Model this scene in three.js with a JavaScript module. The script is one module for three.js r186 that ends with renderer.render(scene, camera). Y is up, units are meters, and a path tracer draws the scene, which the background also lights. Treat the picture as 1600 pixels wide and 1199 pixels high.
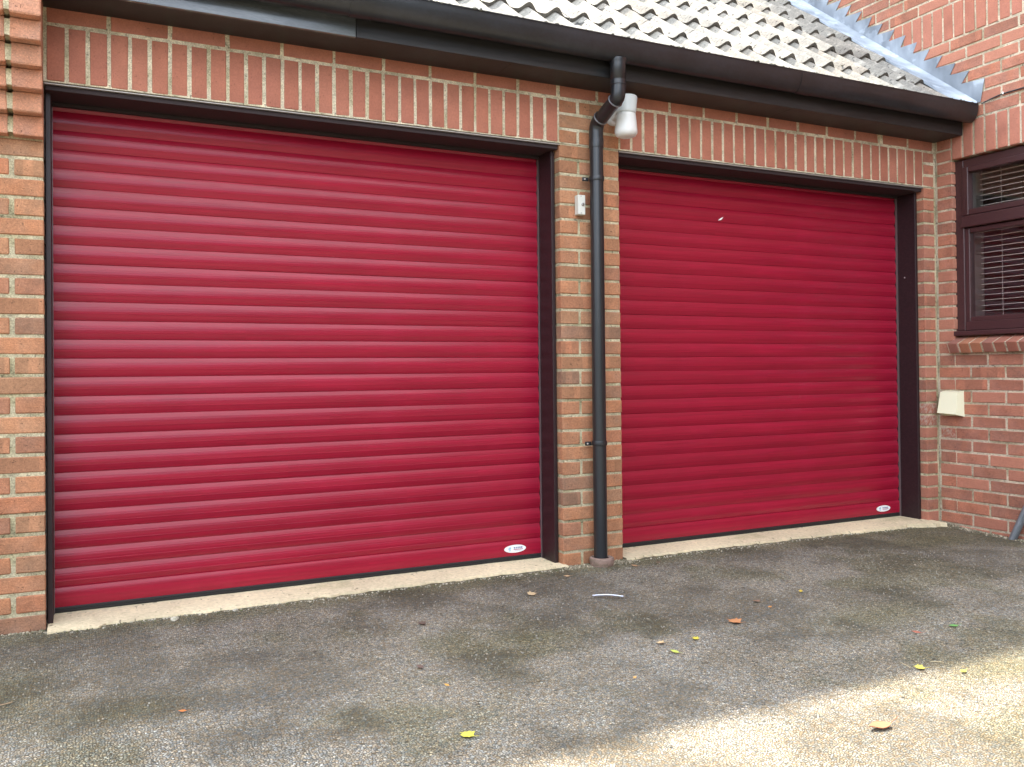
import * as THREE from 'three';
import { mergeGeometries, toCreasedNormals } from 'three/addons/utils/BufferGeometryUtils.js';
import { RoundedBoxGeometry } from 'three/addons/geometries/RoundedBoxGeometry.js';

// ---------------------------------------------------------------- camera, sky, sun, exposure
const scene = new THREE.Scene();
const camera = new THREE.PerspectiveCamera(46.767, 1600 / 1199, 0.05, 900);
camera.position.set(0.1043, 0.8978, 3.8252);
camera.rotation.set(0.0099, -0.46, -0.0101, 'YXZ');
camera.setViewOffset(1600, 1199, -5.795, 32.912, 1600, 1199);      // the photograph's lens axis lies a little above its middle
scene.add(camera);

const SUN = new THREE.Vector3(0.36, 1.74, -1).normalize();
const SKY_GAIN = 0.5;
{
  const W = 512, H = 256, d = new Float32Array(W * H * 4);
  const h3 = (x, y, z) => { const s = Math.sin(x * 127.1 + y * 311.7 + z * 74.7) * 43758.5453; return s - Math.floor(s); };
  const n3 = (x, y, z) => {
    const X = Math.floor(x), Y = Math.floor(y), Z = Math.floor(z), f = (t) => t * t * (3 - 2 * t), a = f(x - X), b = f(y - Y), c = f(z - Z);
    let r = 0;
    for (let i = 0; i < 8; i++) r += h3(X + (i & 1), Y + (i >> 1 & 1), Z + (i >> 2)) * (i & 1 ? a : 1 - a) * (i & 2 ? b : 1 - b) * (i & 4 ? c : 1 - c);
    return r;
  };
  for (let j = 0; j < H; j++) for (let i = 0; i < W; i++) {
    const el = ((j + .5) / H - .5) * Math.PI, az = ((i + .5) / W - .5) * 2 * Math.PI;
    const v = new THREE.Vector3(Math.cos(el) * Math.cos(az), Math.sin(el), Math.cos(el) * Math.sin(az));
    const up = Math.max(0, v.y), k = (j * W + i) * 4;
    const p = v.clone().multiplyScalar(2.2); let n = 0, am = .5;
    for (let o = 0; o < 5; o++) { n += am * n3(p.x + 9, p.y * 1.8 + 4, p.z + 7); p.multiplyScalar(2.1); am *= .5; }
    const cloud = Math.min(1, Math.max(0, (n - .38) / .22));
    const glow = Math.pow(Math.max(0, v.dot(SUN)), 12) * .9 + Math.pow(Math.max(0, v.dot(SUN)), 3) * .35;
    const hz = Math.exp(-up * 5);
    const blue = [.42 + .4 * hz, .58 + .34 * hz, .86 + .14 * hz], white = [1.18, 1.2, 1.24];
    for (let c = 0; c < 3; c++) {
      let L = blue[c] * (1 - cloud) + white[c] * cloud;
      L += glow * [1, .97, .9][c];
      if (v.y < 0) L = [.30, .28, .25][c];
      d[k + c] = L * SKY_GAIN;
    }
    d[k + 3] = 1;
  }
  const t = new THREE.DataTexture(d, W, H, THREE.RGBAFormat, THREE.FloatType);
  t.mapping = THREE.EquirectangularReflectionMapping; t.magFilter = t.minFilter = THREE.LinearFilter; t.wrapS = THREE.RepeatWrapping; t.needsUpdate = true;
  scene.background = t; scene.environment = t;
}
const sun = new THREE.DirectionalLight(new THREE.Color(1, .91, .79), 2.0);
sun.position.copy(SUN).multiplyScalar(30); sun.target.position.set(2.5, 0, 1);
sun.castShadow = true; sun.shadow.mapSize.set(4096, 4096); sun.shadow.radius = 3.6; sun.shadow.bias = -.0005;
Object.assign(sun.shadow.camera, { left: -12, right: 12, top: 12, bottom: -12, near: 1, far: 70 });
scene.add(sun, sun.target);
const renderer = new THREE.WebGLRenderer({ antialias: true });
renderer.toneMapping = THREE.LinearToneMapping; renderer.toneMappingExposure = 7.9;
renderer.shadowMap.enabled = true; renderer.shadowMap.type = THREE.PCFSoftShadowMap;

// ---------------------------------------------------------------- helpers
let seed = 20240611;
const rnd = () => { seed |= 0; seed = seed + 0x6D2B79F5 | 0; let t = Math.imul(seed ^ seed >>> 15, 1 | seed); t = t + Math.imul(t ^ t >>> 7, 61 | t) ^ t; return ((t ^ t >>> 14) >>> 0) / 4294967296; };
const rr = (a, b) => a + (b - a) * rnd(), pick = (a) => a[Math.floor(rnd() * a.length)];
const clamp = (x, a = 0, b = 1) => Math.min(b, Math.max(a, x)), mix = (a, b, t) => a + (b - a) * t, sst = (a, b, x) => { const t = clamp((x - a) / (b - a)); return t * t * (3 - 2 * t); };
const ih = (x, y, s) => { let h = Math.imul(x | 0, 374761393) ^ Math.imul(y | 0, 668265263) ^ Math.imul(s | 0, 1442695041); h = Math.imul(h ^ h >>> 13, 1274126177); return ((h ^ h >>> 16) >>> 0) / 4294967296; };
function vn(x, y, per, s) {                                        // value noise that repeats every per cells
  const X = Math.floor(x), Y = Math.floor(y), fx = x - X, fy = y - Y, a = fx * fx * (3 - 2 * fx), b = fy * fy * (3 - 2 * fy), w = (v) => per ? ((v % per) + per) % per : v;
  const x0 = w(X), x1 = w(X + 1), y0 = w(Y), y1 = w(Y + 1);
  return mix(mix(ih(x0, y0, s), ih(x1, y0, s), a), mix(ih(x0, y1, s), ih(x1, y1, s), a), b);
}
const fbm = (u, v, f, o, s) => { let r = 0, a = .5, t = 0; for (let i = 0; i < o; i++) { r += a * vn(u * f, v * f, f, s + i * 17); t += a; f *= 2; a *= .5; } return r / t; };
function tex(N, fn, metres, srgb, M = N) {                         // fn(u, v) -> [r, g, b] in 0..1
  const d = new Uint8Array(N * M * 4);
  for (let j = 0; j < M; j++) for (let i = 0; i < N; i++) { const c = fn(i / N, j / M), k = (j * N + i) * 4; d[k] = clamp(c[0]) * 255; d[k + 1] = clamp(c[1]) * 255; d[k + 2] = clamp(c[2]) * 255; d[k + 3] = 255; }
  const t = new THREE.DataTexture(d, N, M, THREE.RGBAFormat); t.wrapS = t.wrapT = THREE.RepeatWrapping; t.magFilter = THREE.LinearFilter; t.minFilter = THREE.LinearMipmapLinearFilter; t.generateMipmaps = true; t.anisotropy = 8;
  if (srgb) t.colorSpace = THREE.SRGBColorSpace;
  t.repeat.set(1 / metres, 1 / metres); t.needsUpdate = true; return t;
}
const lin = (r, g, b) => new THREE.Color().setRGB(r, g, b);
const std = (c, o = {}) => new THREE.MeshStandardMaterial({ color: lin(...c), roughness: .85, ...o });
const names = {};
function numbered(n) { const k = names[n] = (names[n] ?? -1) + 1; return k ? `${n}_${String(k).padStart(3, '0')}` : n; }
function thing(name, label, category, pos = [0, 0, 0], group) {
  const o = new THREE.Group(); o.name = numbered(name); o.position.set(...pos); o.userData = { label, category }; if (group) o.userData.group = group; scene.add(o); return o;
}
function part(name, geo, mat, parent, pos, rot) {
  const m = new THREE.Mesh(geo, mat); m.name = name; m.castShadow = m.receiveShadow = true; if (pos) m.position.set(...pos); if (rot) m.rotation.set(...rot); parent.add(m); return m;
}
function tagMesh(name, geo, mat, label, category, pos, rot, group) { const m = part(numbered(name), geo, mat, scene, pos, rot); m.userData = { label, category }; if (group) m.userData.group = group; return m; }
function soup(tris, uvOf) {                                        // tris: flat list of Vector3, three per face
  const p = new Float32Array(tris.length * 3), uv = new Float32Array(tris.length * 2);
  for (let i = 0; i < tris.length; i++) p.set([tris[i].x, tris[i].y, tris[i].z], i * 3);
  const g = new THREE.BufferGeometry(); g.setAttribute('position', new THREE.BufferAttribute(p, 3)); g.computeVertexNormals();
  const n = g.attributes.normal;
  for (let i = 0; i < tris.length; i++) uv.set(uvOf(tris[i], n.getX(i), n.getY(i), n.getZ(i)), i * 2);
  g.setAttribute('uv', new THREE.BufferAttribute(uv, 2)); return g;
}
const boxUV = (ou, ov) => (v, nx, ny, nz) => { const x = Math.abs(nx), y = Math.abs(ny), z = Math.abs(nz); return z >= x && z >= y ? [v.x + ou, v.y + ov] : x >= y ? [v.z + ou, v.y + ov] : [v.x + ou, v.z + ov]; };
function chamfer(w, h, d, c, jit = 0) {                            // box with bevelled, slightly uneven edges, 44 triangles
  const V = {}, s = [w / 2, h / 2, d / 2], out = [];
  for (const x of [-1, 1]) for (const y of [-1, 1]) for (const z of [-1, 1]) for (let a = 0; a < 3; a++) {
    const q = [x, y, z].map((e, i) => e * (i === a ? s[i] : s[i] - c) + rr(-jit, jit) * (i === a ? .5 : 1)); V[`${x}${y}${z}${a}`] = new THREE.Vector3(...q);
  }
  const g = (x, y, z, a) => V[`${x}${y}${z}${a}`];
  const tri = (a, b, c2) => { const m = a.clone().add(b).add(c2), n = b.clone().sub(a).cross(c2.clone().sub(a)); n.dot(m) > 0 ? out.push(a, b, c2) : out.push(a, c2, b); };
  const quad = (a, b, c2, e) => { tri(a, b, c2); tri(a, c2, e); };
  for (const e of [-1, 1]) {
    quad(g(e, -1, -1, 0), g(e, 1, -1, 0), g(e, 1, 1, 0), g(e, -1, 1, 0)); quad(g(-1, e, -1, 1), g(1, e, -1, 1), g(1, e, 1, 1), g(-1, e, 1, 1)); quad(g(-1, -1, e, 2), g(1, -1, e, 2), g(1, 1, e, 2), g(-1, 1, e, 2));
    for (const f of [-1, 1]) {
      quad(g(e, f, -1, 0), g(e, f, 1, 0), g(e, f, 1, 1), g(e, f, -1, 1)); quad(g(e, -1, f, 0), g(e, 1, f, 0), g(e, 1, f, 2), g(e, -1, f, 2)); quad(g(-1, e, f, 1), g(1, e, f, 1), g(1, e, f, 2), g(-1, e, f, 2));
      for (const h2 of [-1, 1]) tri(g(e, f, h2, 0), g(e, f, h2, 1), g(e, f, h2, 2));
    }
  }
  return soup(out, boxUV(rnd() * 3, rnd() * 3));
}
function box(w, h, d, uvo = 0) { const g = new THREE.BoxGeometry(w, h, d).toNonIndexed(); const p = g.attributes.position, n = g.attributes.normal, f = boxUV(uvo, uvo * .7), v = new THREE.Vector3(); for (let i = 0; i < p.count; i++) { v.fromBufferAttribute(p, i); g.attributes.uv.setXY(i, ...f(v, n.getX(i), n.getY(i), n.getZ(i))); } return g; }
const moved = (g, x, y, z) => g.clone().translate(x, y, z);
function profileX(pts, x0, x1, closed = true, crease = .6) {        // pts [z, y] swept along x, with end caps when closed
  const out = [], n = pts.length, P = (x, q) => new THREE.Vector3(x, q[1], q[0]);
  for (let i = 0; i < (closed ? n : n - 1); i++) { const a = pts[i], b = pts[(i + 1) % n]; out.push(P(x0, a), P(x0, b), P(x1, b), P(x0, a), P(x1, b), P(x1, a)); }
  if (closed) {
    const sh = THREE.ShapeUtils.triangulateShape(pts.map((q) => new THREE.Vector2(q[0], q[1])), []);
    for (const [a, b, c] of sh) { out.push(P(x0, pts[a]), P(x0, pts[b]), P(x0, pts[c])); out.push(P(x1, pts[a]), P(x1, pts[c]), P(x1, pts[b])); }
  }
  return toCreasedNormals(soup(out, (v) => [v.x, v.y + v.z]), crease);
}
const tube = (pts, r, seg = 24, rad = 14) => new THREE.TubeGeometry(new THREE.CatmullRomCurve3(pts.map((p) => new THREE.Vector3(...p)), false, 'centripetal'), seg, r, rad, false);
function lathe(pts, seg = 28) { return new THREE.LatheGeometry(pts.map((p) => new THREE.Vector2(...p)), seg); }

// ---------------------------------------------------------------- textures
const brickMap = tex(1024, (u, v) => {
  const a = fbm(u, v, 8, 4, 3), g = fbm(u, v, 128, 2, 31), dr = vn(u * 40, v * 220, 0, 5), p = vn(u * 90, v * 120, 0, 41);
  let k = .86 + .2 * (a - .5) + .2 * (g - .5) + .06 * (dr - .5); const pit = sst(.86, .95, p) * sst(.45, .6, vn(u * 22, v * 22, 22, 43));
  k *= 1 - .4 * pit; const pale = sst(.82, .96, vn(u * 150, v * 150, 150, 47)) * .14;
  const warm = .06 * (fbm(u, v, 12, 2, 51) - .5);
  return [k + pale + warm, k + pale, k + pale - warm];
}, .5, true);
const brickBandMap = tex(1024, (u, v) => {                          // bricks flashed darker in broad upright bands in the kiln
  const a = fbm(u, v, 8, 4, 103), g = fbm(u, v, 128, 2, 131), p = vn(u * 90, v * 120, 0, 141);
  const uu = u + .012 * (fbm(u, v, 16, 2, 151) - .5), b = sst(.42, .5, vn(uu * 9, .5, 9, 161)) * .08;
  let k = .88 + .2 * (a - .5) + .2 * (g - .5); k *= 1 - .35 * sst(.88, .95, p); k *= 1 - b;
  return [k * (1 - b * .25), k, k + b * .08];
}, .5, true);
const brickBump = tex(512, (u, v) => { const k = .5 + .5 * (fbm(u, v, 48, 3, 61) - .5) + .3 * (vn(u * 20, v * 100, 0, 64) - .5) - .5 * sst(.86, .95, vn(u * 90, v * 120, 0, 41)); return [k, k, k]; }, .5);
const smoothMap = tex(512, (u, v) => { const a = fbm(u, v, 6, 4, 203), g = fbm(u, v, 128, 2, 231), sp = sst(.9, .97, vn(u * 70, v * 70, 70, 241)); const k = .9 + .14 * (a - .5) + .12 * (g - .5) - .15 * sp; return [k, k, k]; }, .5, true);
const mortarMap = tex(1024, (u, v) => { const k = .86 + .24 * (fbm(u, v, 10, 4, 71) - .5) + .3 * (fbm(u, v, 160, 2, 73) - .5) - .22 * sst(.8, .95, vn(u * 60, v * 60, 60, 79)), s = .12 * sst(.5, .75, fbm(u, v, 6, 3, 77)); return [k - s, k - s, k - s * 1.3]; }, .6, true);
const mortarBump = tex(512, (u, v) => { const k = .5 + .6 * (fbm(u, v, 40, 3, 83) - .5) + .4 * (fbm(u, v, 128, 1, 87) - .5); return [k, k, k]; }, .3);
const concMap = tex(1024, (u, v) => {
  const a = fbm(u, v, 4, 5, 91), g = fbm(u, v, 128, 2, 93), st = sst(.55, .75, fbm(u, v, 5, 4, 95)), pit = sst(.9, .97, vn(u * 90, v * 90, 90, 97)); const k = .9 + .22 * (a - .5) + .14 * (g - .5) - .3 * pit;
  return [k - .16 * st, k - .14 * st, k - .18 * st];
}, 1.2, true);
const tileMap = tex(1024, (u, v) => {
  const a = fbm(u, v, 6, 5, 301), g = fbm(u, v, 160, 2, 303), sp = sst(.86, .95, vn(u * 60, v * 60, 60, 305)) * sst(.4, .6, vn(u * 14, v * 14, 14, 307)), lich = sst(.62, .72, fbm(u, v, 24, 3, 309));
  let k = .74 + .3 * (a - .5) + .22 * (g - .5); k *= 1 - .55 * sp; k += .12 * lich; return [k, k * .985, k * .95 + .01];
}, .9, true);
const grainBump = tex(512, (u, v) => { const k = .5 + .7 * (fbm(u, v, 96, 2, 311) - .5); return [k, k, k]; }, .3);
const leadMap = tex(512, (u, v) => { const k = .76 + .4 * (fbm(u, v * .6, 6, 4, 321) - .5) + .06 * (vn(u * 30, v * 6, 0, 323) - .5), w = sst(.55, .7, fbm(u, v, 9, 4, 327)) * .14; return [k + w - .02, k + w, k + w + .02]; }, .6, true);
const foilMap = tex(512, (u, v) => { const k = .8 + .3 * (vn(u * 8, v * 170, 0, 331) - .5) + .14 * (fbm(u, v, 64, 2, 333) - .5); return [k, k, k]; }, .5, true);
const doorRough = tex(512, (u, v) => { const k = .62 + .3 * (vn(u * 6, v * 256, 0, 341) - .5) + .14 * (fbm(u, v, 8, 3, 343) - .5); return [k, k, k]; }, .4);
const doorMap = tex(1024, (u, v) => { const d = sst(.5, .8, fbm(u, v, 10, 4, 355)) * .05, sp = sst(.93, .97, vn(u * 130, v * 130, 130, 357)) * .12; const k = .91 + .1 * (vn(u * 5, v * 220, 0, 351) - .5) + .09 * (fbm(u, v, 5, 4, 353) - .5); return [k + d * .3, k + d + sp, k + d + sp]; }, 1.3, true);
const dustyMap = tex(512, (u, v) => { const k = .72 + .5 * (fbm(u, v, 5, 4, 361) - .5) + .2 * (fbm(u, v, 64, 2, 363) - .5); return [k, k, k]; }, .8, true);
// weathered tarmac: pale and dark chips set in a grey binder
function chipField(N, cells, s) {
  const id = new Float32Array(N * N), ed = new Float32Array(N * N);
  for (let j = 0; j < N; j++) for (let i = 0; i < N; i++) {
    const x = i / N * cells, y = j / N * cells, X = Math.floor(x), Y = Math.floor(y); let d1 = 9, d2 = 9, w = 0;
    for (let b = -1; b < 2; b++) for (let a = -1; a < 2; a++) {
      const cx = (X + a + cells) % cells, cy = (Y + b + cells) % cells, dx = X + a + ih(cx, cy, s) - x, dy = Y + b + ih(cx, cy, s + 1) - y, d = dx * dx + dy * dy;
      if (d < d1) { d2 = d1; d1 = d; w = ih(cx, cy, s + 2); } else if (d < d2) d2 = d;
    }
    id[j * N + i] = w; ed[j * N + i] = Math.sqrt(d2) - Math.sqrt(d1);
  }
  return { id, ed };
}
const GN = 2048, GM = 1.9, chips = chipField(GN, 250, 7);
const groundMap = tex(GN, (u, v) => {
  const k = Math.round(v * GN) * GN + Math.round(u * GN), w = chips.id[k], e = sst(.06, .3, chips.ed[k]);
  const cov = sst(.25, .58, fbm(u, v, 7, 4, 403) + .16 * (fbm(u, v, 60, 2, 407) - .5)), big = fbm(u, v, 5, 4, 401);
  let chip = w < .3 ? .5 + .3 * w : w < .72 ? .6 + .2 * (w - .3) : w < .95 ? .68 + .3 * (w - .72) : .84;
  const bind = .33 + .1 * (big - .5), f = e * mix(.45, 1, cov); let L = mix(bind, chip, f) + .1 * (fbm(u, v, 256, 1, 409) - .5);
  const t = (ih(Math.round(w * 9999), 3, 11) - .4) * .07;
  return [L + .014 + t, L, L - .032 - t * 1.2];
}, GM, true);
const groundBump = tex(GN, (u, v) => { const k = Math.round(v * GN) * GN + Math.round(u * GN), e = sst(0, .35, chips.ed[k]) * (.45 + .55 * chips.id[k]); const L = .25 + .6 * e + .15 * (fbm(u, v, 40, 2, 411) - .5); return [L, L, L]; }, GM);

// ---------------------------------------------------------------- materials
const brickB = { bumpMap: brickBump, bumpScale: .0012, roughness: .92 };
const rough = (c) => [std(c, { map: brickMap, ...brickB }), std(c, { map: brickBandMap, ...brickB })];
const PIER = [[.58, .265, .135], [.55, .25, .13], [.52, .245, .135], [.60, .295, .155], [.49, .25, .14], [.41, .215, .13], [.52, .27, .15], [.57, .24, .125], [.48, .22, .125], [.56, .255, .13]].flatMap((c, i) => i % 2 ? rough(c) : [std(c, { map: brickMap, ...brickB })]);
const HOUSE = [[.52, .215, .14], [.49, .20, .13], [.54, .225, .145], [.47, .20, .13], [.44, .19, .125], [.55, .215, .13]].flatMap((c, i) => i < 3 ? [std(c, { map: smoothMap, ...brickB }), std(c, { map: brickMap, ...brickB })] : i < 5 ? [std(c, { map: brickMap, ...brickB })] : rough(c));
const SOLDIER = [[.49, .185, .12], [.51, .195, .125], [.47, .175, .112], [.52, .205, .135], [.50, .19, .127]].map((c) => std(c, { map: smoothMap, bumpMap: brickBump, bumpScale: .0005, roughness: .85 }));
const SILLB = [[.42, .16, .095], [.45, .185, .10], [.38, .14, .09], [.36, .15, .105]].map((c) => std(c, { map: smoothMap, bumpMap: brickBump, bumpScale: .0006, roughness: .85 }));
const CORB = [[.68, .33, .2], [.7, .35, .22], [.66, .31, .19]].map((c) => std(c, { map: brickMap, ...brickB }));
const bloomMap = tex(512, (u, v) => { const w = .8 * sst(.3, .75, fbm(u, v, 24, 4, 261)), k = .86 + .25 * (fbm(u, v, 64, 2, 263) - .5); return [mix(.86, .95, w) * k, mix(.56, .88, w) * k, mix(.47, .82, w) * k]; }, .25, true);
const PALE = std([.70, .66, .62], { map: bloomMap, ...brickB });
const mortarM = std([.67, .59, .39], { map: mortarMap, bumpMap: mortarBump, bumpScale: .003, roughness: .95 });
const mortarPale = std([.86, .77, .57], { map: mortarMap, bumpMap: mortarBump, bumpScale: .002, roughness: .95 });
const mortarHouse = std([.72, .61, .45], { map: mortarMap, bumpMap: mortarBump, bumpScale: .003, roughness: .95 });
const doorM = new THREE.MeshPhysicalMaterial({ color: lin(.36, .0075, .033), map: doorMap, roughness: .62, roughnessMap: doorRough, clearcoat: .33, clearcoatRoughness: .22, specularIntensity: .5 });
const brownM = new THREE.MeshPhysicalMaterial({ color: lin(.030, .012, .015), map: foilMap, roughness: .5, clearcoat: .08, clearcoatRoughness: .4 });
const headM = std([.022, .012, .014], { roughness: .75 });
const windowM = new THREE.MeshPhysicalMaterial({ color: lin(.085, .032, .033), map: foilMap, roughness: .42, clearcoat: .2, clearcoatRoughness: .3 });
const blackM = new THREE.MeshPhysicalMaterial({ color: lin(.021, .024, .031), map: dustyMap, roughness: .4, clearcoat: .3, clearcoatRoughness: .22 });
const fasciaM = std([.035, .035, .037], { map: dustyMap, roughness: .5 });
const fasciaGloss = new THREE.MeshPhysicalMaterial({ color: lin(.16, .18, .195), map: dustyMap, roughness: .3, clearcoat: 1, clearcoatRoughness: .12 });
const rubberM = std([.016, .016, .018], { roughness: .45 });
const railM = std([.16, .13, .13], { roughness: .4, metalness: .3 });
const concM = std([.85, .71, .46], { map: concMap, bumpMap: mortarBump, bumpScale: .002, roughness: .95 });
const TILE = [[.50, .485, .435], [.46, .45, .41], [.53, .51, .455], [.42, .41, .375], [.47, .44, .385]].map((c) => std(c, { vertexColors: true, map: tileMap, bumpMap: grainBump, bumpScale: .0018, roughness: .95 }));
const leadM = std([.47, .51, .56], { map: leadMap, bumpMap: grainBump, bumpScale: .0008, roughness: .5, metalness: .15 });
const filletM = std([.60, .64, .68], { map: leadMap, bumpMap: grainBump, bumpScale: .0008, roughness: .5, metalness: .1 });
const whiteM = new THREE.MeshPhysicalMaterial({ color: lin(.80, .82, .80), roughness: .3, clearcoat: .33, clearcoatRoughness: .22, specularIntensity: .5 });
const holderM = new THREE.MeshPhysicalMaterial({ color: lin(.60, .65, .66), roughness: .3, clearcoat: .33, clearcoatRoughness: .22, specularIntensity: .5 });
const opalM = new THREE.MeshPhysicalMaterial({ color: lin(.88, .9, .88), roughness: .45, clearcoat: .3, clearcoatRoughness: .35, transmission: .25, thickness: 0 });
const collarM = std([.14, .145, .16], { roughness: .35 });
const steelM = std([.45, .42, .40], { roughness: .6, metalness: .3 });

// ---------------------------------------------------------------- measures
const C = .075, OP1 = 2.25, X2 = 2.6047, OP2 = 4.8547, XR = 4.9711, GY = -.068, DOORZ = -.2, DEPTH = .1025;
const groundY = (x, z) => GY - .03 * sst(3.6, 5, x) * sst(-.3, .5, z) + .004 * (vn(x * 1.7, z * 1.7, 0, 501) - .5);

// ---------------------------------------------------------------- ground
{
  const axis = (a, b, st, lo, hi) => { const r = [...lo]; for (let v = a; v < b - 1e-6; v += st) r.push(v); r.push(b, ...hi); return r; };
  const xs = axis(-1.2, 6.2, .03, [-400, -120, -45, -18, -8, -4, -2.2], [7.5, 9, 12, 18, 30, 60, 150, 400]), zs = axis(-.3, 4.4, .03, [-400, -120, -45, -18, -8, -3, -1], [5.2, 6.5, 9, 14, 24, 50, 130, 400]);
  const n = xs.length, m = zs.length, pos = new Float32Array(n * m * 3), col = new Float32Array(n * m * 3), uv = new Float32Array(n * m * 2), idx = [];
  const blot = (x, z, cx, cz, rx, rz) => Math.exp(-(((x - cx) / rx) ** 2 + ((z - cz) / rz) ** 2));
  for (let j = 0; j < m; j++) for (let i = 0; i < n; i++) {
    const x = xs[i], z = zs[j], k = j * n + i; pos.set([x, groundY(x, z), z], k * 3); uv.set([x, z], k * 2);
    const q = (f, s) => (vn(x * f, z * f, 0, s) + .5 * vn(x * f * 2.1, z * f * 2.1, 0, s + 1) + .25 * vn(x * f * 4.3, z * f * 4.3, 0, s + 2)) / 1.75;
    const fine = q(9, 640) - .5;
    let moss = sst(.5, .7, q(2.1, 601) + .4 * fine) * .7;
    moss = Math.max(moss, .95 * clamp(blot(x, z, .22, 1.02, .2, .12) + blot(x, z, 1.55, .95, .3, .1) + blot(x, z, 2.9, 1.35, .35, .16) + blot(x, z, 2.75, 1.95, .3, .1) + blot(x, z, 4.4, .35, .5, .22) + blot(x, z, -.1, .7, .15, .3) + fine * .9 * .4));
    moss = Math.max(moss, .8 * sst(.17, .03, z - .04 - .1 * q(5, 613)));
    const dirt = Math.max(sst(.46, .7, q(1.9, 621) + .35 * fine) * .75, blot(x, z, 2.55, 1.72, .55, .07) * .8, blot(x, z, 2.2, 1.0, .3, .1) * .6, blot(x, z, 0, .3, .5, .12) * .5);
    const dust = sst(.54, .74, q(1.6, 631) + .3 * fine) * .8;
    const o = [1, .975, .89]; const lay = (c, t) => { for (let e = 0; e < 3; e++) o[e] = mix(o[e], c[e], clamp(t)); };
    lay([1, 1, .97], dust * .9); lay([.42, .38, .29], dirt * .55); lay([.44, .44, .17], moss * .66);
    col.set(o, k * 3);
    if (i < n - 1 && j < m - 1) idx.push(k, k + n, k + 1, k + 1, k + n, k + n + 1);
  }
  const g = new THREE.BufferGeometry(); g.setAttribute('position', new THREE.BufferAttribute(pos, 3)); g.setAttribute('color', new THREE.BufferAttribute(col, 3)); g.setAttribute('uv', new THREE.BufferAttribute(uv, 2)); g.setIndex(idx); g.computeVertexNormals();
  const o = part('driveway', g, std([.98, .965, .94], { map: groundMap, vertexColors: true, bumpMap: groundBump, bumpScale: .012, roughness: .93 }), scene);
  o.userData = { kind: 'structure', label: 'weathered grey tarmac driveway with moss and pale stone chips', category: 'driveway' };
}

// ---------------------------------------------------------------- added tree row, out of view, shaped to darken the door reflections
{
  const g = new THREE.BufferGeometry(), q = [[-.5, 0, 0], [.5, .1, .1], [0, .6, -.1], [.5, .1, .1], [.4, .7, .2], [0, .6, -.1]];
  g.setAttribute('position', new THREE.BufferAttribute(new Float32Array(q.flat()), 3)); g.computeVertexNormals();
  const n = 24000, im = new THREE.InstancedMesh(g, std([.075, .105, .035], { roughness: .8 }), n), M = new THREE.Matrix4(), Q = new THREE.Quaternion(), E = new THREE.Euler(); im.name = 'added_trees'; im.castShadow = im.receiveShadow = true;
  for (let i = 0; i < n; i++) {
    const a = rr(-1.5, 1.15), hgt = (2.6 + 6.5 * sst(.0, .3, a)) * (.75 + .5 * vn(a * 5 + 20, 0, 0, 901)), R = rr(14.5, 17.5), x = 2 + R * Math.sin(a), z = R * Math.cos(a), s = rr(.3, .75);
    M.compose(new THREE.Vector3(x, hgt * Math.pow(rnd(), .8), z), Q.setFromEuler(E.set(rnd() * 6, rnd() * 6, rnd() * 6)), new THREE.Vector3(s, s, s)); im.setMatrixAt(i, M);
  }
  im.userData = { kind: 'stuff', label: 'added row of unseen dark green foliage that shapes the reflections in the doors', category: 'added_trees' }; scene.add(im);
}

// ---------------------------------------------------------------- brick builder
const cache = {};
function brickGeo(w, h, d, variants = 8, jit = .0019) {
  const k = [w, h, d].map((v) => v.toFixed(4)).join(); cache[k] ??= Array.from({ length: variants }, () => chamfer(w, h, d, .0035, jit)); return pick(cache[k]);
}
// one brick whose outward face lies on z = front (or, on the house wall, on x = XR - front)
const H = .0625;
function brick(parent, x, y, w, mat, { h = H, front = 0, d = DEPTH, name = 'brick' } = {}) {
  return part(name, brickGeo(w, h, d), mat, parent, [x, y, front - d / 2 + rr(-.0018, .0012)], [0, rr(-.004, .004), rr(-.003, .003)]);
}

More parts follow.
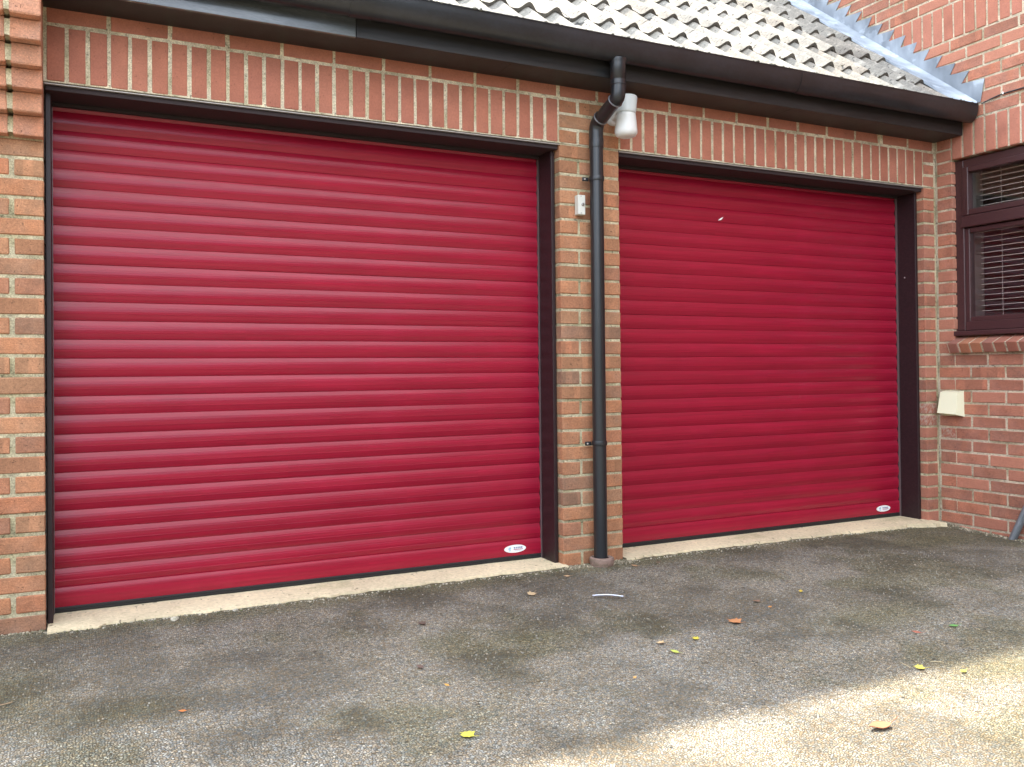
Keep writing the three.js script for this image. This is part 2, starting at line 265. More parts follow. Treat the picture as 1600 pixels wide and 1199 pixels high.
// ---------------------------------------------------------------- garage wall
const garage = thing('garage_wall', 'orange red brick garage front with upright brick lintels over two doors', 'garage');
{
  const mort = [];
  const slab = (x0, x1, y0, y1, z0 = -.1, z1 = -.0045) => mort.push(moved(box(x1 - x0, y1 - y0, z1 - z0, rnd()), (x0 + x1) / 2, (y0 + y1) / 2, (z0 + z1) / 2));
  slab(-1.6, -.006, -.3, 2.5); slab(OP1 + .006, X2 - .006, -.3, 2.025); slab(OP2 + .006, XR, -.3, 2.025); { const keep = mort.splice(0); slab(-.006, XR, 2.027, 2.5, -.1, -.0025); part('mortar', mort.pop(), mortarPale, garage); mort.push(...keep); }
  slab(-1.6, -.008, 2.44, 2.5, -.1, .2);
  part('mortar', mergeGeometries(mort), mortarM, garage);
  // inner leaf behind the openings so that no daylight enters
  const inner = []; const blk = (x0, x1, y0, y1, z0, z1) => inner.push(moved(box(x1 - x0, y1 - y0, z1 - z0), (x0 + x1) / 2, (y0 + y1) / 2, (z0 + z1) / 2));
  blk(-1.6, -.002, -.3, 2.44, -.32, -.104); blk(OP1 + .002, X2 - .002, -.3, 2.44, -.32, -.104); blk(OP2 + .002, XR, -.3, 2.44, -.32, -.104); blk(0, OP1, 2.03, 2.44, -.32, -.104); blk(X2, OP2, 2.03, 2.44, -.32, -.104); blk(-1.6, XR, -.3, 4.2, -4.1, -4); blk(-1.6, -1.5, -.3, 2.4, -4, -.32);
  part('inner_leaf', mergeGeometries(inner), std([.4, .38, .35]), garage);
  const far = [], J = .013;
  const tone = () => pick(PIER);
  // left of the first door; the piece beyond the frame is joined
  for (let k = -1; k < 32; k++) {
    const y = k * C + C / 2, corb = k >= 24, front = corb ? Math.min(6, k - 23) * .046 : 0, d = DEPTH + front;
    const head = k % 2 === 0 || corb; let x = -.004, first = true;
    while (x > -1.5) {
      const w = first && head ? .0985 : .221; const cx = x - w / 2;
      if (cx > -.42) brick(garage, cx, y, w, corb ? pick(CORB) : tone(), { front, d: corb ? DEPTH + front : DEPTH, h: corb ? .0735 : H });
      else far.push(moved(box(w, H, d), cx, y, front - d / 2));
      x -= w + (first && head ? .017 : J); first = false;
    }
    if (corb) part('mortar', box(1.3, .058, front + .05, k * .3), mortarM, garage, [-.666, y, (front - .0065 - .05) / 2]);
  }
  part('brick', mergeGeometries(far), PIER[0], garage).userData = { kind: 'stuff' };
  // pier between the doors
  for (let k = -1; k < 30; k++) {
    const y = k * C + C / 2, odd = Math.abs(k % 2) === 1, a = odd ? .1015 : .2315, b = X2 - OP1 - a - J - .006;
    const m1 = tone(), m2 = tone();
    brick(garage, OP1 + .003 + a / 2, y, a, m1, { d: DEPTH }); brick(garage, X2 - .003 - b / 2, y, b, m2);
  }
  // narrow pier beside the house
  for (let k = -1; k < 30; k++) {
    const pale = k === 7 || k === 8; const w = XR - OP2 - .003 - .017;
    brick(garage, OP2 + .003 + w / 2, k * C + C / 2, w, pale ? PALE : pick(HOUSE), { d: DEPTH });
  }
  // upright bricks over both doors
  for (const x0 of [0, X2]) for (let i = 0; i < 30; i++) brick(garage, x0 + (i + .5) * C + rr(-.0012, .0012), 28.5 * C, C - J + rr(-.0005, .0005) * 0, pick(SOLDIER), { h: 3 * C - .013, front: .0005 });
  // the course under the eaves
  for (let i = 0; i < 22; i++) { const x0 = i * .225, x1 = Math.min(XR - .012, x0 + .225); brick(garage, (x0 + x1) / 2, 30 * C + C / 2, x1 - x0 - J, pick(SOLDIER)); }
  for (let i = 0; i < 22; i++) { const x0 = i * .225 + .1, x1 = Math.min(XR - .012, x0 + .225); if (x1 - x0 > .05) brick(garage, (x0 + x1) / 2, 31 * C + C / 2, x1 - x0 - J, pick(SOLDIER)); }
  for (const [x0, x1] of [[0, OP1], [X2, OP2]]) part('lintel', box(x1 - x0 + .004, .0035, .05), steelM, garage, [(x0 + x1) / 2, 2.0185, -.0225]);
}

// ---------------------------------------------------------------- roller doors
const T1 = .077;
const slatGeo = (() => {                                            // one curved aluminium slat, with its fine pressed lines
  const pts = [], N = 22;
  const tilt = (t) => t < .34 ? mix(.40, .24, t / .34) : t < .48 ? mix(.24, .02, (t - .34) / .14) : mix(.02, -.38, (t - .48) / .52);
  const Z = [0]; for (let i = 1; i <= 220; i++) Z.push(Z[i - 1] + T1 / 220 * Math.tan(tilt((i - .5) / 220)));
  for (let i = 0; i <= N; i++) { const t = i / N, z = Z[i * 10] - .004; pts.push([z, -t * T1]); if (i === 7 || i === 14) pts.push([z + .0007, -t * T1 - .0008]); }
  pts.push([-.006, -T1], [-.006, 0]);
  const base = profileX(pts, 0, OP1 - .046, true, .3);
  return [0, 1, 2, 3, 4, 5].map((k) => { const g = base.clone(), u = g.attributes.uv; for (let i = 0; i < u.count; i++) u.setXY(i, u.getX(i) + k * .37, u.getY(i) + k * .193); return g; });
})();
const badgeTex = (() => {
  const c = document.createElement('canvas'); c.width = 256; c.height = 96; const x = c.getContext('2d');
  x.fillStyle = '#eef1f2'; x.fillRect(0, 0, 256, 96);
  x.fillStyle = '#9fc4d8'; x.beginPath(); x.ellipse(66, 42, 17, 13, -.4, 0, 7); x.fill(); x.fillStyle = '#6f98b4'; x.fillRect(56, 62, 22, 7);
  x.fillStyle = '#6a7396'; for (let i = 0; i < 5; i++) x.fillRect(112 + i * 21, 30, 15, 17); x.fillStyle = '#b06a80'; x.fillRect(110, 52, 108, 9); x.fillStyle = '#a7afbb'; x.fillRect(122, 68, 84, 4);
  const t = new THREE.CanvasTexture(c); t.colorSpace = THREE.SRGBColorSpace; return t;
})();
function rollerDoor(x0, label) {
  const d = thing('roller_garage_door', label, 'garage door', [x0, GY, 0], undefined), Y = -GY;
  for (let i = 0; i < 26; i++) part('slat', slatGeo[(i * 5 + (x0 ? 2 : 0)) % 6 + (i % 6 === 5 ? 0 : 0)], doorM, d, [.023, Y + .045 + T1 * (i + 1), DOORZ + rr(-.0006, .0006)]);
  const bp = [[-.006, 0], [.004, 0], [.0075, -.006], [.0085, -.03], [.0085, -.066], [.006, -.0765], [-.006, -.0765]];
  part('bottom_slat', profileX(bp, 0, OP1 - .046), doorM, d, [.023, Y + .045, DOORZ]);
  const sp = [[.006, 0], [.0085, -.002], [.0085, -.007], [.0065, -.008], [.0065, -.0105], [.009, -.0115], [.009, -.0165], [.0065, -.018], [.006, -.0225], [-.006, -.0225], [-.006, 0]];
  part('rubber_seal', profileX(sp, 0, OP1 - .046), rubberM, d, [.023, Y - .0325, DOORZ]);
  const ft = Y - .058, top = Y + 1.9955;
  for (const s of [0, 1]) {
    const x = s ? OP1 - .0105 : .0105;
    part('jamb_liner', new RoundedBoxGeometry(.019, top - ft, .2, 2, .0025), brownM, d, [x, (top + ft) / 2, -.147]);
    part('guide_rail', box(.0025, Y + 1.985 - ft - .004, .014), railM, d, [s ? OP1 - .0217 : .0217, (Y + 1.985 + ft) / 2, DOORZ + .012]);
  }
  part('head_liner', new RoundedBoxGeometry(OP1 - .004, .02, .232, 2, .0025), brownM, d, [OP1 / 2, Y + 2.006, -.126]).material = headM; part('head_liner', box(OP1 - .044, .014, .02), headM, d, [OP1 / 2, Y + 1.988, DOORZ + .022]);
  part('shutter_box', box(OP1 - .05, .33, .33), brownM, d, [OP1 / 2, Y + 2.19, -.42]);
  const sh = new THREE.Shape(); sh.absellipse(0, 0, .0605, .0195, 0, Math.PI * 2);
  const bg = new THREE.ExtrudeGeometry(sh, { depth: .0015, bevelEnabled: false, curveSegments: 40 }), p = bg.attributes.position; for (let i = 0; i < p.count; i++) bg.attributes.uv.setXY(i, p.getX(i) / .125 + .5, p.getY(i) / .046 + .5);
  part('badge', bg, new THREE.MeshPhysicalMaterial({ map: badgeTex, roughness: .35, clearcoat: .4 }), d, [2.08, Y + .0045, DOORZ + .0088]).userData = { label: 'white oval badge with small print' };
  return d;
}
rollerDoor(0, 'ruby red slatted roller door on the left, nearest the corbelled brick corner');
const door2 = rollerDoor(X2, 'ruby red slatted roller door on the right, beside the house wall and window');
{
  const Y = -GY, s = new THREE.Shape(); s.moveTo(-.018, -.010); s.quadraticCurveTo(-.005, .003, .003, .006); s.lineTo(.02, .014); s.quadraticCurveTo(.01, -.003, .002, -.005); s.closePath();
  part('white_mark', new THREE.ExtrudeGeometry(s, { depth: .0006, bevelEnabled: false }), std([.92, .9, .9]), door2, [3.393 - X2 + .02, Y + 1.757, DOORZ + .0065]);
  part('white_mark', new THREE.CircleGeometry(.004, 8), std([.8, .75, .72]), door2, [OP1 - .0201, Y + 1.469, -.13], [0, -Math.PI / 2, 0]);
}

// ---------------------------------------------------------------- thresholds
function threshold(x0, x1, label, pinkEnd) {
  const N = 90, out = [], V = (x, y, z) => new THREE.Vector3(x, y, z), sh = x0 * 3.1;
  const row = Array.from({ length: N + 1 }, (_, i) => {
    const t = i / N, x = mix(x0, x1, t), w = .012 * (vn(x * 6 + sh, 0, 0, 700) - .5) + .026 * (vn(x * 22, 0, 0, 702) - .5) + .014 * (vn(x * 70, 0, 0, 703) - .5);
    const f = .030 + .03 * Math.sin(t * 5 + 1 + x0) * .5 + w + (pinkEnd && t > .9 ? (t - .9) * .7 : 0) + (pinkEnd === 0 && t < .08 ? .03 : 0);
    const b = .0015 * (vn(x * 14, 0, 0, 704) - .5);
    return [V(x, -.0555 + b, -.3), V(x, -.0555 + b, -.19), V(x, -.0572 + b, f - .012), V(x, -.0605 + b, f - .003), V(x, -.09, f + .003)];
  });
  for (let i = 0; i < N; i++) for (let k = 0; k < 4; k++) { const a = row[i][k], b = row[i + 1][k], c = row[i + 1][k + 1], e = row[i][k + 1]; out.push(a, e, c, a, c, b); }
  const g = toCreasedNormals(soup(out, (v) => [v.x, v.z + v.y]), .7);
  tagMesh('door_threshold', g, concM, label, 'threshold');
}
threshold(.002, 2.262, 'cream concrete threshold strip with stained edge under the left red door', 0);
threshold(X2 + .0, 4.885, 'cream concrete threshold strip turning pinkish at the house, under the right red door', 1);

// ---------------------------------------------------------------- roof, eaves, gutter
const ROOFY = (z) => 2.533 + .813 * (.195 - z), SL = Math.atan(.813), PER = .153, GAUGE = .2835;
const roof = thing('garage_roof', 'pale grey rolled concrete tile roof over the garage with black eaves boards', 'roof');
{
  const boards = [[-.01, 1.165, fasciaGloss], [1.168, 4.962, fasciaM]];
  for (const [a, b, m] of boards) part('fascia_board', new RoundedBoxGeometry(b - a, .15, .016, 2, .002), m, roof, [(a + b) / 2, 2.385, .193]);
  for (const [a, b] of [[-.01, 1.9], [1.902, 3.6], [3.602, 4.962]]) part('soffit_board', box(b - a, .009, .184), fasciaM, roof, [(a + b) / 2, 2.3155, .092]);
  // rolled profile across one tile (two rolls), swept down the slope
  const L = .42, TH = .021, NU = 22;
  const wave = (u) => { const t = ((u / PER) % 1 + 1) % 1; const r = .5 - .5 * Math.cos(Math.PI * 2 * clamp((t - .06) / .80)); return .040 * Math.pow(r, 1.1); };
  function tileGeo(v) {
    const out = [], P = (u, s, o) => new THREE.Vector3(u, wave(u) - o + s * .052 * 0 + rr(-1, 1) * .0004, s), W = PER * 2 - .003;
    const top = [], bot = [], rows = [0, .1, .22, L];
    for (const s of rows) { const a = [], b = []; for (let i = 0; i <= NU; i++) { const u = i / NU * W, drop = 0; a.push(P(u, -s, drop)); b.push(P(u, -s, TH)); } top.push(a); bot.push(b); }
    const quad = (a, b, c, d) => out.push(a, b, c, a, c, d);
    for (let r = 0; r < rows.length - 1; r++) for (let i = 0; i < NU; i++) { quad(top[r][i], top[r][i + 1], top[r + 1][i + 1], top[r + 1][i]); quad(bot[r][i], bot[r + 1][i], bot[r + 1][i + 1], bot[r][i + 1]); }
    for (let i = 0; i < NU; i++) quad(bot[0][i], bot[0][i + 1], top[0][i + 1], top[0][i]);
    for (let r = 0; r < rows.length - 1; r++) { quad(bot[r][0], top[r][0], top[r + 1][0], bot[r + 1][0]); quad(bot[r][NU], bot[r + 1][NU], top[r + 1][NU], top[r][NU]); }
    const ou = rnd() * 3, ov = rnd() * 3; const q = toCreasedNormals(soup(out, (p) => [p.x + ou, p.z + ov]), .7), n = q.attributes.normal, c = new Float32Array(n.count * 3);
    for (let i = 0; i < n.count; i++) c.fill(n.getZ(i) > .8 ? .42 : 1, i * 3, i * 3 + 3);       // front ends painted darker to deepen their shade
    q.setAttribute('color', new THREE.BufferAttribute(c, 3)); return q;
  }
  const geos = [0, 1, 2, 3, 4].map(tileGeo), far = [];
  const PEAK = 3.011, u0 = PER * .44;                               // the roll's crest within its period
  const lay = Math.atan2(.0225, GAUGE * Math.hypot(1, .813));   // each tile tilts up onto the one below
  for (let r = -1; r < 12; r++) {
    const z = -.015 - GAUGE * r, y = ROOFY(z) - .038;
    for (let c = -17; c < 7; c++) {
      const xl = PEAK - u0 + c * PER * 2; if (xl < -.35) continue;
      let g = pick(geos); const x1 = xl + PER * 2; if (xl > 4.93) continue;
      if (x1 > 4.945) { g = g.clone(); const p = g.attributes.position; for (let i = 0; i < p.count; i++) p.setX(i, Math.min(p.getX(i), 4.945 - xl)); g.computeVertexNormals(); g = toCreasedNormals(g, .7); }
      const show = xl > .9 && r < 6 && (r < 1 || xl > 1.2 + r * .35);
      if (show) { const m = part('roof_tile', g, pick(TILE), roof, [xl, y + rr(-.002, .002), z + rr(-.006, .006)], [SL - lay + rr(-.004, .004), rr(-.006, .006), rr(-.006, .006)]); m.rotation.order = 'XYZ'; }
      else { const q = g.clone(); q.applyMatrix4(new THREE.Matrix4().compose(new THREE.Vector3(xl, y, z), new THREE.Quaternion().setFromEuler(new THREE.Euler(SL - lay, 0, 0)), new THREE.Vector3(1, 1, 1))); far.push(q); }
    }
  }
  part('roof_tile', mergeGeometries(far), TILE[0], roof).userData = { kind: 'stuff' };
  const tufts = []; for (let i = 0; i < 110; i++) { const r = Math.floor(rr(-1, 6)), z = -.015 - GAUGE * r + rr(-.02, .012) - (rnd() < .3 ? rr(0, .25) : 0), x = rr(1, 4.92), t = ((x - PEAK + u0) / PER % 1 + 1) % 1, s = rr(.002, .006); const q = new THREE.IcosahedronGeometry(s, 0); q.scale(rr(.8, 1.8), rr(.4, .7), 1); q.translate(x, ROOFY(z) - .03 + .039 * Math.pow(.5 - .5 * Math.cos(Math.PI * 2 * clamp((t - .08) / .72)), 1.2) * .8, z); tufts.push(q); }
  part('moss', mergeGeometries(tufts), std([.12, .12, .06]), roof).userData = { kind: 'stuff' };
  // the deck beneath the tiles and the far slope
  const zr = -3.3, yr = ROOFY(zr) - .06, dk = [[.18, ROOFY(.18) - .08], [zr, yr], [zr * 2, ROOFY(.2) - .1], [zr * 2, ROOFY(.2) - .2], [zr, yr - .12], [.18, ROOFY(.18) - .11]];
  part('roof_deck', profileX(dk, -.35, XR - .01), std([.2, .17, .14]), roof);
}
const gutterLip = 2.468;
{
  const g = thing('gutter', 'black plastic gutter along the garage eaves below the tiles', 'gutter', [2.45, gutterLip, .26]);
  const out = [], inn = [], A = .056, B = .098;
  for (let i = 0; i <= 20; i++) { const t = Math.PI * (1 + i / 20); out.push([A * Math.cos(t) * Math.sign(1), B * Math.sin(t)]); inn.unshift([(A - .003) * Math.cos(t), (B - .003) * Math.sin(t)]); }
  const prof = [...out, [A + .002, .0], [A + .003, .005], [A - .003, .006], ...inn.slice(1), [-A + .001, .004]];
  const x0 = -2.47, x1 = 2.50;
  part('gutter_channel', profileX(prof, x0, x1, true, .5), blackM, g);
  for (const x of [-2.47, 2.5]) { const s = new THREE.Shape(out.map(([z, y]) => new THREE.Vector2(z, y))); const e = new THREE.ExtrudeGeometry(s, { depth: .006, bevelEnabled: false }); part('stop_end', e.rotateY(-Math.PI / 2), blackM, g, [x + (x > 0 ? .006 : 0), 0, 0]); }
  const br = [...out.map(([z, y]) => [z * 1.045, y * 1.03]), ...[...out].reverse().map(([z, y]) => [z * 1.004, y * 1.002])];
  for (const x of [-1.285, 1.15]) part('gutter_joint', profileX(br, x - .05, x + .05, true, .5), blackM, g);
  // crumbs of moss and mortar lying on the lip
  const bits = []; for (let i = 0; i < 130; i++) { const q = new THREE.IcosahedronGeometry(rr(.003, .008) * (i % 9 ? 1 : 1.5), 0); q.scale(rr(.8, 2), rr(.5, 1), 1); q.translate(rr(-1.3, 2.49), rr(.003, .009), rr(.045, .057)); bits.push(q); }
  part('moss_crumbs', mergeGeometries(bits), std([.10, .10, .08]), g).userData = { kind: 'stuff' };
}
{
  const px = 2.432, d = thing('downpipe', 'black round downpipe with swan neck on the brick pier between the doors', 'downpipe', [px, GY, .056]), R = .034, b = (y) => y - GY;
  part('outlet', lathe([[.0, 0], [.0375, 0], [.0375, .075], [.042, .085], [.042, .1]]), blackM, d, [0, b(2.285), .204]);
  part('upper_bend', tube([[0, b(2.30), .204], [0, b(2.245), .204], [0, b(2.207), .197], [0, b(2.19), .178]], R + .002), blackM, d);
  part('offset_pipe', tube([[0, b(2.197), .186], [0, b(2.163), .10], [0, b(2.135), .03]], R), blackM, d);
  part('lower_bend', tube([[0, b(2.15), .055], [0, b(2.127), .015], [0, b(2.1), .002], [0, b(2.045), 0]], R + .002), blackM, d);
  part('pipe', lathe([[0, 0], [R - .003, 0], [R, .002], [R, 2.1], [R - .002, 2.102]], 36), blackM, d, [0, b(-.03), 0]);
  const ring = lathe([[R, -.004], [R + .0038, -.003], [R + .0045, 0], [R + .0038, .003], [R, .004]], 36);
  part('collar', ring, collarM, d, [0, b(2.193), .178], [1.15, 0, 0]); part('collar', ring, collarM, d, [0, b(2.143), .045], [1.15, 0, 0]);
  part('collar', lathe([[R, -.045], [R + .003, -.044], [R + .003, .0], [R, .002]], 36), blackM, d, [0, b(2.05), 0]);
  part('collar', ring, blackM, d, [0, b(2.262), .204]);
  for (const y of [1.852, .537]) {
    const c = part('pipe_clip', lathe([[R, -.011], [R + .004, -.011], [R + .004, .011], [R, .011]], 36), blackM, d, [0, b(y), 0]);
    part('lug', new RoundedBoxGeometry(.036, .02, .01, 2, .004), blackM, c, [-R - .017, -.002, -.024]);
    part('lug', new RoundedBoxGeometry(.012, .02, .01, 2, .004), blackM, c, [R + .005, -.002, -.024]);
    part('screw', new THREE.CylinderGeometry(.0042, .0042, .004, 10), std([.7, .7, .68], { roughness: .3, metalness: .6 }), c, [-R - .024, -.002, -.018], [Math.PI / 2, 0, 0]);
  }
}
tagMesh('drain_collar', lathe([[.036, .002], [.036, .03], [.04, .034], [.056, .034], [.061, .030], [.062, .018], [.058, .0], [.05, -.02]], 40), std([.40, .27, .22], { map: concMap, roughness: .9, bumpMap: mortarBump, bumpScale: .002 }), 'round pinkish clay drain collar at the foot of the downpipe', 'drain', [2.436, -.062, .058]);

// ---------------------------------------------------------------- lamp and key switch on the pier
{
  const l = thing('wall_lamp', 'white wall lamp with opal glass shade on a curved holder beside the downpipe', 'lamp', [2.566, 2.06, 0]);
  part('wall_plate', lathe([[0, .02], [.042, .02], [.049, .014], [.05, 0]]), whiteM, l, [0, .135, 0], [Math.PI / 2, 0, 0]);
  part('arm', tube([[0, .135, .01], [0, .14, .045], [0, .152, .085], [0, .165, .118]], .034, 18, 18), whiteM, l);
  part('lamp_holder', lathe([[0, .09], [.05, .09], [.0565, .086], [.058, .08], [.0545, .045], [.0515, .012], [.05, .006], [.046, .004], [.044, 0], [0, 0]]), holderM, l, [0, .113, .122]);
  part('lamp_shade', lathe([[.0, -.005], [.03, -.003], [.047, .004], [.0555, .016], [.0565, .03], [.0535, .066], [.0495, .1], [.0475, .112], [.043, .116]], 40), opalM, l, [0, 0, .122]);
}
{
  const k = thing('key_switch', 'small pale grey key switch box with round lock on the pier', 'key switch', [2.357, 1.721, 0]);
  part('switch_housing', new RoundedBoxGeometry(.042, .098, .036, 3, .004), std([.62, .62, .56], { roughness: .45 }), k, [0, 0, .018]);
  const cyl = part('lock_cylinder', lathe([[0, .005], [.007, .005], [.0085, .003], [.0085, 0]]), std([.35, .34, .33], { roughness: .35, metalness: .7 }), k, [.006, .002, .036], [Math.PI / 2, 0, 0]);
  part('keyway', box(.0018, .001, .009), rubberM, cyl, [0, .0052, 0]);
  for (const y of [-.041, .043]) part('screw', new THREE.CylinderGeometry(.0028, .0028, .001, 10), std([.25, .25, .25]), k, [-.004, y, .0363], [Math.PI / 2, 0, 0]);
}

// ---------------------------------------------------------------- the house at right
const house = thing('brick_house', 'red brick side wall of the house meeting the garage at right', 'house');
const WZ0 = .1145, WZ1 = 1.24, WY0 = 1.08, WY1 = 29 * C;
{
  const J = .0115, far = [], turn = Math.PI / 2;
  const hb = (z, y, w, mat, h = H, front = 0, d = DEPTH) => part('brick', brickGeo(w, h, d), mat, house, [XR + d / 2 - front + rr(-.0012, .0018), y, z], [rr(-.003, .003), -turn + rr(-.004, .004), 0]);
  const mort = []; const slab = (z0, z1, y0, y1, x0 = XR + .004, x1 = XR + .1) => mort.push(moved(box(x1 - x0, y1 - y0, z1 - z0, rnd()), (x0 + x1) / 2, (y0 + y1) / 2, (z0 + z1) / 2));
  slab(-4.5, WZ0 - .008, -.4, 6.2); slab(WZ1 + .008, 6.5, -.4, 6.2); slab(WZ0 - .008, WZ1 + .008, WY1 + .006, 6.2); slab(WZ0 - .008, WZ1 + .008, -.4, 1.03);
  part('mortar', mergeGeometries(mort), mortarHouse, house);
  const soldierRows = [[29, WZ0, WZ1], [39, -1.06, 1.29]];           // upright courses over the window and higher up
  const cut = (z0, z1, y0, k) => {                                  // lay what is left of a brick outside openings and upright courses
    let segs = [[z0, z1]];
    const minus = (a, b) => { segs = segs.flatMap(([s, e]) => b <= s || a >= e ? [[s, e]] : [[s, Math.min(e, a)], [Math.max(s, b), e]].filter(([p, q]) => q - p > .03)); };
    if (y0 < WY1 - .01 && y0 + C > 1.0) minus(WZ0, WZ1);
    for (const [kk, a, b] of soldierRows) if (k >= kk && k < kk + 3) minus(a, b);
    return segs;
  };
  for (let k = -5; k < 83; k++) {
    const y0 = k * C, y = y0 + C / 2, off = Math.abs(k % 2) === 1 ? 0 : .1125;
    for (let i = -20; i < 29; i++) {
      for (const [a, b] of cut(off + i * .225, off + (i + 1) * .225, y0, k)) {
        let s = a, e = b; if (e <= -4.4 || s > 6.4) continue;
        if (s < 0 && e > 0 && y0 < 2.3) s = 0.004;                   // the garage pier stands against it here
        if (e <= .01 && y0 < 2.2) continue;
        if (Math.abs(e - WZ0) < .006 && k < 29) e = WZ0 + J / 2; const w = e - s - J, z = (s + e) / 2; if (w < .02) continue;
        const seen = z > -1.3 && z < .86 && y0 > -.16 && y0 < 3.75 && y0 > 2.3 - (z < 0 ? 0 : 9);
        if (seen) hb(z, y, w, (k === 5 && z < .1) || (k === 6 && z < .09) ? PALE : pick(HOUSE)); else far.push(moved(box(DEPTH, H, w), XR + DEPTH / 2, y, z));
      }
    }
  }
  part('brick', mergeGeometries(far), HOUSE[1], house).userData = { kind: 'stuff' };
  for (const [kk, a, b] of soldierRows) { const n = Math.round((b - a) / C); for (let i = 0; i < n; i++) hb(a + (i + .5) * C, (kk + 1.5) * C, C - J, pick(SOLDIER), 3 * C - .012, .0005); }
  // sloping brick sill under the window
  { const ins = [[XR + .004, .99], [XR + .004, 1.052], [XR + .02, 1.098]];
    for (let i = -0; i < 15; i++) { const z = WZ0 - .012 + (i + .5) * .0765; const m = part('sill_brick', brickGeo(.0655, .064, .16), pick(SILLB), house, [XR + .028, 1.043, z], [0, -turn, 0]); m.rotation.set(0, -turn, 0); m.rotateX(.42); }
    const mg = box(.155, .058, 14.9 * .0765); part('mortar', mg, mortarHouse, house, [XR + .03, 1.043, WZ0 - .012 + 7.45 * .0765], [0, 0, .42]); }
  // roof and return walls that the frame leaves out
  const rf = []; rf.push(moved(box(.3, .12, 11.3), XR + .02, 6.24, 1)); part('eaves_board', mergeGeometries(rf), fasciaM, house);
  const slope = box(4.6, .1, 11.4); slope.rotateZ(.6); part('roof', slope, std([.42, .41, .375], { map: tileMap }), house, [XR + 1.75, 7.57, 1]);
  part('end_wall', mergeGeometries([moved(box(5, 6.6, .1), XR + 2.62, 2.9, -4.5), moved(box(5, 6.6, .1), XR + 2.62, 2.9, 6.5), moved(box(.1, 6.6, 11), XR + 5.1, 2.9, 1)]), HOUSE[1], house);
  // the window, set 30 mm back
  const w = new THREE.Group(); w.name = 'window'; house.add(w); const fx = XR + .034;
  const bar = (name, z0, z1, y0, y1, th = .06, x = fx) => part(name, new RoundedBoxGeometry(th, y1 - y0, z1 - z0, 3, .006), windowM, w, [x + th / 2, (y0 + y1) / 2, (z0 + z1) / 2]);
  const z0 = WZ0 - .012, z1 = WZ1, zi = z0 + .066, zo = z1 - .066, y0 = 1.118, y1 = WY1 - .004;
  bar('frame', z0, zi, y0, y1); bar('frame', zo, z1, y0, y1); bar('frame', zi, zo, y1 - .05, y1); bar('frame', zi, zo, y0, y0 + .058); bar('transom', zi - .012, zo + .012, 1.752, 1.822, .075, fx - .016);
  // opening sashes with their bevelled beads
  const sash = (ya, yb, t, off) => { bar('sash', zi - .004, zi + t, ya, yb, .05, fx + off); bar('sash', zo - t, zo + .004, ya, yb, .05, fx + off); bar('sash', zi + t, zo - t, yb - t, yb, .05, fx + off); bar('sash', zi + t, zo - t, ya, ya + t, .05, fx + off); };
  sash(1.825, y1 - .047, .036, -.008); sash(y0 + .056, 1.748, .03, .008);
  const paneM = new THREE.MeshPhysicalMaterial({ color: lin(.95, .96, .95), transmission: 1, roughness: .02, thickness: 0, ior: 1.5 });
  for (const [a, b] of [[1.855, y1 - .08], [y0 + .084, 1.72]]) part('pane', box(.004, b - a, zo - zi - .05), paneM, w, [fx + .03, (a + b) / 2, (zi + zo) / 2]);
  part('window_sill', new RoundedBoxGeometry(.085, .03, z1 - z0 + .02, 3, .007), windowM, w, [fx + .008, y0 - .016, (z0 + z1) / 2]);
  // the room behind
  const rm = []; const rb = (xa, xb, ya, yb, za, zb) => rm.push(moved(box(xb - xa, yb - ya, zb - za), (xa + xb) / 2, (ya + yb) / 2, (za + zb) / 2));
  rb(XR + 2.4, XR + 2.45, .0, 2.6, -1.4, 2.8); rb(XR + .3, XR + 2.4, 2.5, 2.6, -1.4, 2.8); rb(XR + .3, XR + 2.4, -.05, .05, -1.4, 2.8); rb(XR + .3, XR + 2.4, .05, 2.5, -1.45, -1.4); rb(XR + .3, XR + 2.4, .05, 2.5, 2.8, 2.85);
  rb(XR + .104, XR + .3, -.05, 2.6, -1.45, WZ0 - .01); rb(XR + .104, XR + .3, -.05, 2.6, WZ1 + .01, 2.85); rb(XR + .104, XR + .3, 2.19, 2.6, WZ0 - .01, WZ1 + .01); rb(XR + .104, XR + .3, -.05, 1.1, WZ0 - .01, WZ1 + .01);
  part('room', mergeGeometries(rm), std([.26, .22, .20]), house);
}
{
  const v = thing('venetian_blind', 'brown slatted venetian blind lowered behind the brown framed window', 'blind', [XR + .16, 1.19, .70]);
  const sg = box(.027, .0016, 1.0), slatM = std([.88, .77, .72], { roughness: .45 });
  const P = .0325; for (let i = 0; i < 28; i++) part('slat', sg, slatM, v, [0, .02 + i * P, 0], [0, 0, .05]);
  part('head_rail', box(.03, .03, 1.0), slatM, v, [0, .945, 0]); part('bottom_rail', box(.026, .012, 1.0), slatM, v, [0, .004, 0]);
  for (const z of [-.36, 0, .36]) part('cord', new THREE.CylinderGeometry(.0012, .0012, .93, 6), std([.5, .42, .4]), v, [-.015, .475, z]);
}
